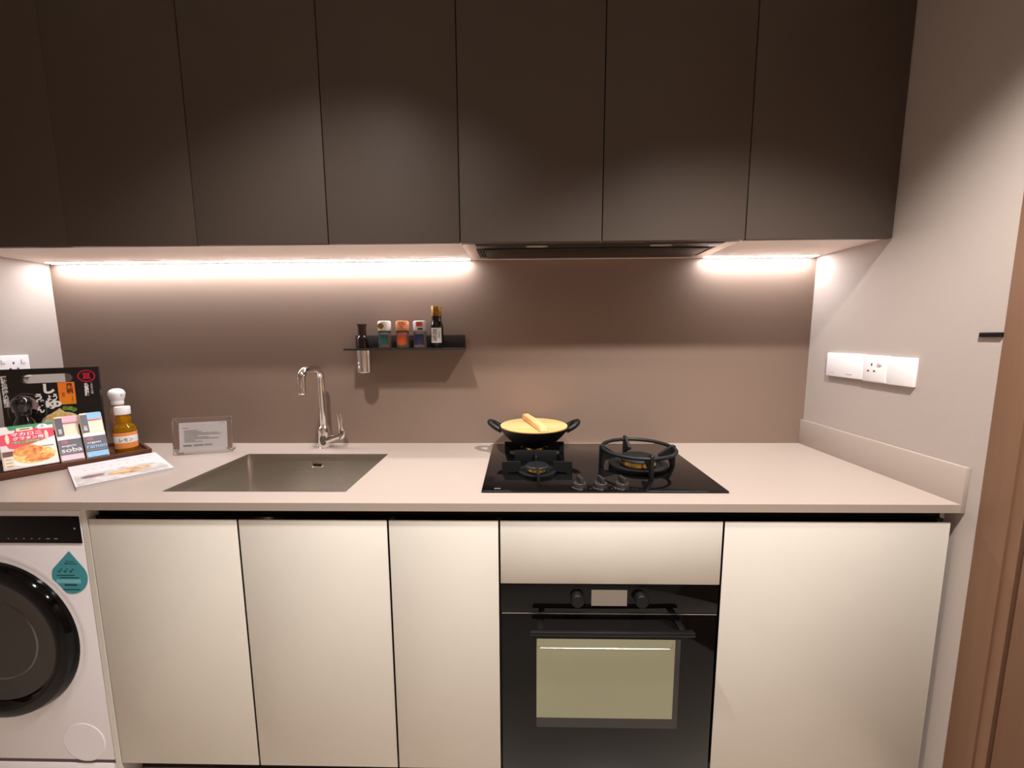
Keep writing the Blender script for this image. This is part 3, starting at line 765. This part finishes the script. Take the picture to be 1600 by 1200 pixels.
# red macaroni carton
gw, gh, gd, gth = 0.1165, 0.154, 0.034, 0.6
gr = thing('macaroni_box', 'red and white macaroni gratin carton leaning in the wooden tray', 'food box', TW(0.2900, 0.0125, ZT+gd*math.sin(gth)+0.0003), (-gth, 0, TYAW))
bd = box('carton', -gw/2, gw/2, 0.0, gd, 0.0, gh, M_cartonwhite, gr, bev=0.0006)
def gx(u): return -gw/2+u*gw
def gz(v): return v*gh
flat('red_panel', [(gx(0), gz(.56)), (gx(.11), gz(.56)), (gx(.15), gz(.48)), (gx(.30), gz(.44)), (gx(.70), gz(.58)), (gx(1), gz(.66)), (gx(1), gz(.86)), (gx(.72), gz(.86)), (gx(.70), gz(.90)), (gx(.30), gz(.90)), (gx(.28), gz(.84)), (gx(0), gz(.80))], 0.0001, M_crimson, gr)
flat('green_band', [(gx(.20), gz(.90)), (gx(.66), gz(.90)), (gx(.70), gz(.94)), (gx(1), gz(.94)), (gx(1), gz(1)), (gx(.16), gz(1))], 0.0003, M_green, gr)
flat('cream_tab', rect(gx(.32), gx(.62), gz(.855), gz(.935)), 0.0006, M_foodcream, gr)
bars('fine_print', [(gx(.38), gx(.56), gz(.885), gz(.905))], 0.0010, M_darkink, gr)
flat('badge', ell(gx(.80), gz(.93), gw*.095, gh*.048, 24), 0.0006, M_inkwhite, gr)
text('printed_text', '2', gr, M_green, gx(.80), gz(.93), gw*.07, gh*.055, off=0.0012, bold=0.02)
text('printed_text', 'マカロニ', gr, M_inkwhite, gx(.49), gz(.785), gw*.56, gh*.085, off=0.0010, bold=0.025)
text('printed_text', 'グラタン用', gr, M_inkwhite, gx(.51), gz(.685), gw*.56, gh*.085, off=0.0010, bold=0.025)
for u in (.14, .85):
    flat('spoon_print', ell(gx(u), gz(.70), gw*.035, gh*.115, 16), 0.0008, M_foodcream, gr)
flat('plate_print', ell(gx(.55), gz(.22), gw*.43, gh*.21, 32), 0.0003, M_inkwhite, gr)
flat('food_print', ell(gx(.58), gz(.26), gw*.39, gh*.19, 28), 0.0006, M_foodyellow, gr)
flat('food_print', ell(gx(.47), gz(.38), gw*.27, gh*.125, 22), 0.0009, M_foodred, gr)
flat('food_print', ell(gx(.66), gz(.19), gw*.28, gh*.085, 22), 0.0012, M_foodred, gr)
flat('olive_band', ell(gx(.48), gz(.595), gw*.30, gh*.030, 24), 0.0006, M_greenf, gr)
text('printed_text', 'ミートソース味', gr, M_inkwhite, gx(.48), gz(.595), gw*.46, gh*.030, off=0.0013, bold=0.02)
bars('fine_print', [(gx(.72), gx(.95), gz(.430), gz(.450))], 0.0008, M_greyink, gr)
flat('side_panel', rect(gx(.03), gx(.20), gz(.03), gz(.27)), 0.0016, M_foodcream, gr)
flat('side_panel', rect(gx(.02), gx(.20), gz(.30), gz(.41)), 0.0014, M_bowlbrown, gr)
bars('fine_print', [(gx(.06), gx(.17), gz(.215), gz(.23)), (gx(.06), gx(.17), gz(.14), gz(.155)), (gx(.06), gx(.17), gz(.06), gz(.08))], 0.0020, M_greyink, gr)

# noodle packs
def noodle_pack(label, s, t_, w_, h_, th, colm, word, top2):
    d = 0.026
    p = thing('noodle_pack', label, 'noodle packet', TW(s, t_, ZT+d*math.sin(th)+0.0003), (-th, 0, TYAW), group='noodle packets on the tray')
    bm = B(); bx(bm, -w_/2, w_/2, 0.0, d, 0.0, h_, 0.005, 3)
    for v in bm.verts:      # soft pillow outline with crimped ends
        q = v.co.z/h_
        k = 1-0.25*max(0, (abs(q-.5)-.42)/.08)
        v.co.y = d/2+(v.co.y-d/2)*k
    obj('wrapper', bm, M_noodle, p, 'clear wrapper showing pale noodles')
    flat('bottom_band', [(-w_/2+.003, .004), (w_/2-.003, .004), (w_/2-.002, .028), (-w_/2+.002, .028)], 0.0002, colm, p)
    lb_ = flat('label_band', rect(-w_/2+.0005, w_/2-.0005, .024, .082), 0.0006, M_packdark, p)
    flat('white_band', rect(-w_/2+.0008, w_/2-.0008, .082, .094), 0.0005, M_inkwhite, p)
    flat('vertical_label', rect(-w_/2+.002, -w_/2+.019, .100, h_-.010), 0.0008, M_packdark, p)
    flat('top_band', rect(-w_/2+.019, w_/2-.002, h_-.027, h_-.004), 0.0003, colm, p)
    flat('top_line', rect(-w_/2+.019, w_/2-.002, h_-.032, h_-.027), 0.0004, M_pinkd, p)
    flat('emblem', ell(-w_/2+.016, .072, .0085, .0065, 18), 0.0011, M_packplum, lb_)
    text('printed_text', 'organic', lb_, M_inkwhite, -.004, .057, .034, .009, off=0.0013, bold=0.01)
    text('printed_text', word, lb_, M_inkwhite if word == 'soba' else M_blue, 0.001, .042, w_*.86, .0165 if word == 'soba' else .0115, off=0.0013, bold=0.005)
    bars('fine_print', [(-w_/2+.006, w_/2-.006, .0290, .0305)], 0.0012, M_greyink, lb_)
    text('printed_text', '蕎\n麦' if word == 'soba' else '拉\n麺', p, M_inkwhite, -w_/2+.0105, .115, .009, .020, off=0.0015)
    return p
noodle_pack('packet of pale soba noodles with pink bands and a dark label', 0.1995, 0.0165, 0.0560, 0.178, 0.6, M_pink, 'soba', 0)
noodle_pack('packet of pale ramen noodles with sky-blue bands and a dark label', 0.1395, 0.0130, 0.0565, 0.177, 0.52, M_blue, 'ramen', 0)

# black udon carton with handle slot
uw, uh, ud_, uth = 0.2424, 0.327, 0.022, 0.06
ux, uy, _ = TW(0.220, 0.174, 0)
un = thing('noodle_carton', 'tall black udon noodle carton with a cut-out handle slot standing in the tray', 'food box', (ux, uy, ZT+0.0022), (-uth, 0, TYAW-0.342))
def UX(u): return -uw/2+u*uw
def UZ(v): return v*uh
bm = B()
sl = []
cxs, czs, hwid, hr = UX(.460), UZ(.888), uw*0.262, 0.0155
for k in range(13): a = -PI/2+PI*k/12; sl.append((cxs+hwid-hr+hr*math.cos(a), czs+hr*math.sin(a)))
for k in range(13): a = PI/2+PI*k/12; sl.append((cxs-hwid+hr+hr*math.cos(a), czs+hr*math.sin(a)))
def ringface(y, z0, z1, rev):
    iv = [bm.verts.new((x, y, z)) for x, z in sl]
    out = []
    for x, z in sl:
        dx, dz = x-cxs, z-czs
        cand = []
        if dx > 1e-9: cand.append((uw/2-cxs)/dx)
        if dx < -1e-9: cand.append((-uw/2-cxs)/dx)
        if dz > 1e-9: cand.append((z1-czs)/dz)
        if dz < -1e-9: cand.append((z0-czs)/dz)
        s = min(cand); out.append((cxs+dx*s, czs+dz*s))
    return iv, out
zl = UZ(.80)
def corner_pts(out):
    return out
fr = {}
for y in (0.0, ud_):
    iv, out = ringface(y, zl, uh, False)
    ovv = [bm.verts.new((x, y, z)) for x, z in out]
    n = len(iv)
    cs = {}
    for k in range(n):
        k2 = (k+1) % n
        p, q = out[k], out[k2]
        same = abs(p[0]-q[0]) < 1e-6 or abs(p[1]-q[1]) < 1e-6
        if same: bm.faces.new((iv[k], iv[k2], ovv[k2], ovv[k]))
        else:
            cx_ = p[0] if abs(abs(p[0])-uw/2) < 1e-6 else q[0]
            cz_ = p[1] if (abs(p[1]-uh) < 1e-6 or abs(p[1]-zl) < 1e-6) else q[1]
            c_ = bm.verts.new((cx_, y, cz_)); bm.faces.new((iv[k], iv[k2], ovv[k2], c_, ovv[k]))
    fr[y] = iv
n = len(sl)
for k in range(n):
    k2 = (k+1) % n; bm.faces.new((fr[0.0][k], fr[0.0][k2], fr[ud_][k2], fr[ud_][k]))
# closed sides
bx(bm, -uw/2, uw/2, 0.0, ud_, 0.0, zl)
for x in (-uw/2, uw/2):
    bm.faces.new([bm.verts.new(p) for p in ((x, 0, zl), (x, ud_, zl), (x, ud_, uh), (x, 0, uh))])
bm.faces.new([bm.verts.new(p) for p in ((-uw/2, 0, uh), (uw/2, 0, uh), (uw/2, ud_, uh), (-uw/2, ud_, uh))])
bmesh.ops.remove_doubles(bm, verts=bm.verts, dist=1e-5)
obj('carton', bm, M_cartonblack, un)
# printed front (u across, v up); only the upper part shows
text('printed_text', '讃\n岐\n伝\n統\n技\nの\n製\n法', un, M_inkwhite, UX(.045), UZ(.765), uw*.060, uh*.335, off=0.0012, bold=0.02)
rg_ = B()
o1 = ell(UX(.235), UZ(.545), uw*.195, uh*.195, 36); o2 = ell(UX(.235), UZ(.545), uw*.180, uh*.180, 36)
a = [rg_.verts.new((x, -0.0008, z)) for x, z in o1]; c = [rg_.verts.new((x, -0.0008, z)) for x, z in o2]
for k in range(36): rg_.faces.new((a[k], a[(k+1) % 36], c[(k+1) % 36], c[k]))
obj('bowl_print', rg_, M_bowlgrey, un)
flat('bowl_print', ell(UX(.215), UZ(.585), uw*.135, uh*.125, 30), 0.0003, M_bowlpink, un)
flat('bowl_print', ell(UX(.22), UZ(.475), uw*.16, uh*.10, 30), 0.0008, M_cartonblack, un)
text('printed_text', 'し', un, M_inkwhite, UX(.470), UZ(.775), uw*.115, uh*.110, off=0.0012, bold=0.06)
text('printed_text', 'ょう', un, M_inkwhite, UX(.492), UZ(.680), uw*.105, uh*.075, off=0.0012, bold=0.045)
text('printed_text', 'ゆ', un, M_inkwhite, UX(.500), UZ(.600), uw*.165, uh*.105, off=0.0012, bold=0.05)
text('printed_text', 'う\nど\nん', un, M_inkwhite, UX(.360), UZ(.620), uw*.095, uh*.215, off=0.0012, bold=0.045)
flat('orange_tag', rect(UX(.560), UX(.735), UZ(.590), UZ(.838)), 0.0005, M_orange, un)
text('printed_text', '風\n柄', un, M_darkink, UX(.680), UZ(.765), uw*.070, uh*.115, off=0.0014, bold=0.02)
text('printed_text', 'う\nま\nい', un, M_darkink, UX(.700), UZ(.645), uw*.022, uh*.075, off=0.0014)
text('printed_text', '特\n製', un, M_bowlbrown, UX(.610), UZ(.700), uw*.03, uh*.05, off=0.0014)
rg_ = B()
o1 = ell(UX(.872), UZ(.898), uw*.096, uh*.068, 36); o2 = ell(UX(.872), UZ(.898), uw*.084, uh*.058, 36)
a = [rg_.verts.new((x, -0.0008, z)) for x, z in o1]; c = [rg_.verts.new((x, -0.0008, z)) for x, z in o2]
for k in range(36): rg_.faces.new((a[k], a[(k+1) % 36], c[(k+1) % 36], c[k]))
obj('red_emblem', rg_, M_red, un, 'red ring emblem')
text('printed_text', '亘', un, M_red, UX(.872), UZ(.898), uw*.095, uh*.066, off=0.0010, bold=0.03)
text('printed_text', '丸\n亀\n製\n麺', un, M_inkwhite, UX(.860), UZ(.745), uw*.052, uh*.150, off=0.0012, bold=0.02)
text('printed_text', 'こ\nだ\nわ\nり\nの\n味', un, M_inkwhite, UX(.918), UZ(.755), uw*.024, uh*.130, off=0.0012)
flat('bowl_print', ell(UX(.56), UZ(.405), uw*.20, uh*.105, 28), 0.0004, M_foodcream, un)
flat('bowl_print', ell(UX(.40), UZ(.37), uw*.12, uh*.08, 24), 0.0003, M_bowlbrown, un)
flat('food_print', [(UX(.40), UZ(.445)), (UX(.46), UZ(.495)), (UX(.52), UZ(.530)), (UX(.555), UZ(.552)), (UX(.60), UZ(.510)), (UX(.67), UZ(.480)), (UX(.70), UZ(.440)), (UX(.57), UZ(.420)), (UX(.44), UZ(.425))], 0.0009, M_foodyellow, un)
for u, v in ((.615, .548), (.665, .542), (.700, .525)): flat('food_print', ell(UX(u), UZ(v), uw*.033, uh*.024, 18), 0.0013, M_greenf, un)
text('printed_text', '生\nう\nど\nん', un, M_wmgrey, UX(.11), UZ(.355), uw*.030, uh*.10, off=0.0012)

# lemon bottle
lm = thing('lemon_juice_bottle', 'amber lemon juice bottle with a white cap and an orange label on the tray', 'bottle', TW(0.0560, 0.0830, ZT), (0, 0, TYAW-0.12))
obj('glass_body', lathe(B(), [(0, 0), (0.029, 0), (0.0325, 0.004), (0.0335, 0.012), (0.0335, 0.082), (0.0325, 0.092), (0.027, 0.104), (0.0215, 0.110), (0.0205, 0.116), (0.0225, 0.126), (0.0225, 0.134), (0.019, 0.140), (0.019, 0.150), (0, 0.150)], 40), M_oil, lm)
cpo = obj('cap', lathe(B(), [(0, 0.147), (0.0225, 0.147), (0.0235, 0.149), (0.0235, 0.172), (0.0215, 0.1765), (0, 0.178)], 32), M_white, lm)
def wrapband(name, R_, z0, z1, a0, a1, m, par, n=20):
    bm = B(); q = [a0+(a1-a0)*k/n for k in range(n+1)]
    lo = [bm.verts.new((R_*math.sin(v), -R_*math.cos(v), z0)) for v in q]; hi = [bm.verts.new((R_*math.sin(v), -R_*math.cos(v), z1)) for v in q]
    for k in range(n): bm.faces.new((lo[k], lo[k+1], hi[k+1], hi[k]))
    return obj(name, bm, m, par)
wrapband('label_sheet', 0.0339, 0.020, 0.080, -2.0, 2.0, M_labelorange, lm)
lw = wrapband('white_band', 0.0341, 0.041, 0.067, -2.0, 2.0, M_inkwhite, lm)
wrapband('dark_line', 0.0338, 0.080, 0.083, -PI, PI, M_bowlbrown, lm, 32)
wrap(text('printed_text', 'レモン', lw, M_darkink, 0, 0.053, 0.040, 0.013, bold=0.015), 0.0344, 0.0)

# grinders
def grinder(label, s, t_, capm, bodym, h=0.238):
    g = thing('salt_grinder' if capm is M_white else 'pepper_grinder', label, 'grinder', TW(s, t_, ZT), (0, 0, TYAW))
    k = h/0.238
    obj('jar', lathe(B(), [(0, 0), (0.0235, 0), (0.0255, 0.003), (0.0255, 0.140*k), (0.0240, 0.152*k), (0.0180, 0.166*k), (0.0165, 0.176*k), (0, 0.176*k)], 36), bodym, g)
    obj('collar', lathe(B(), [(0, 0.174*k), (0.0185, 0.174*k), (0.0195, 0.184*k), (0.0185, 0.190*k), (0, 0.190*k)], 32), capm, g)
    c = obj('domed_cap', lathe(B(), [(0, 0.188*k), (0.0185, 0.188*k), (0.0225, 0.198*k), (0.0255, 0.212*k), (0.0258, 0.218*k), (0.0235, 0.226*k), (0.0185, 0.233*k), (0.010, 0.237*k), (0, 0.238*k)], 36), capm, g)
    return g, c
g, c = grinder('pink salt grinder with a white domed cap behind the lemon juice bottle', 0.0520, 0.1880, M_white, M_pinksalt)
bars('mark', [(0.008, 0.0105, 0.207, 0.217)], 0.0240, M_greyink, c)
g, c = grinder('glossy black pepper grinder with a round cap in front of the black carton', 0.2890, 0.1560, M_blackgloss, M_blackgloss, 0.236)
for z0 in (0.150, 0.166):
    obj('highlight_band', lathe(B(), [(0.0215-(z0-.15)*.3, z0), (0.0222-(z0-.15)*.3, z0+0.0012), (0.0212-(z0-.15)*.3, z0+0.0024)], 32), M_gun, g)  # highlights on the gloss black body, modelled as gunmetal bands

# booklet cover print (page up is local -X, page right is local +Y)
topflat('cover_photo', [(0.010, -BW_+.004), (-.002, .02), (0.016, BW_-.030), (0.075, BW_-.006), (BL_-.006, BW_-.010), (BL_-.006, -BW_+.004)], M_bookgrey, cv)
topflat('cover_photo', [(0.040, -.030), (0.026, .020), (0.040, .075), (0.070, .060), (0.098, .030), (0.100, -.010), (0.070, -.040)], M_bookfood, cv, z=0.0109)
topflat('cover_photo', ell(.050, -.068, .020, .026, 18), M_bookplum, cv, z=0.0109)
bm = B()
for k in range(9):
    y0 = -0.080+0.020*k
    bx(bm, -0.060, -0.045, y0, y0+0.003, 0.0107, 0.0109)
    if k % 3: bx(bm, -0.105, -0.100, y0, y0+0.014, 0.0107, 0.0109)
obj('cover_print', bm, M_wmgrey, cv)['kind'] = 'stuff'
tube_pts = [(0.045+0.055*math.sin(a), -0.03+0.13*math.cos(a), 0.0109) for a in [0.1+0.9*q/12 for q in range(13)]]
obj('cover_line', tube(B(), tube_pts, 0.0005, 5), M_greyink, cv)
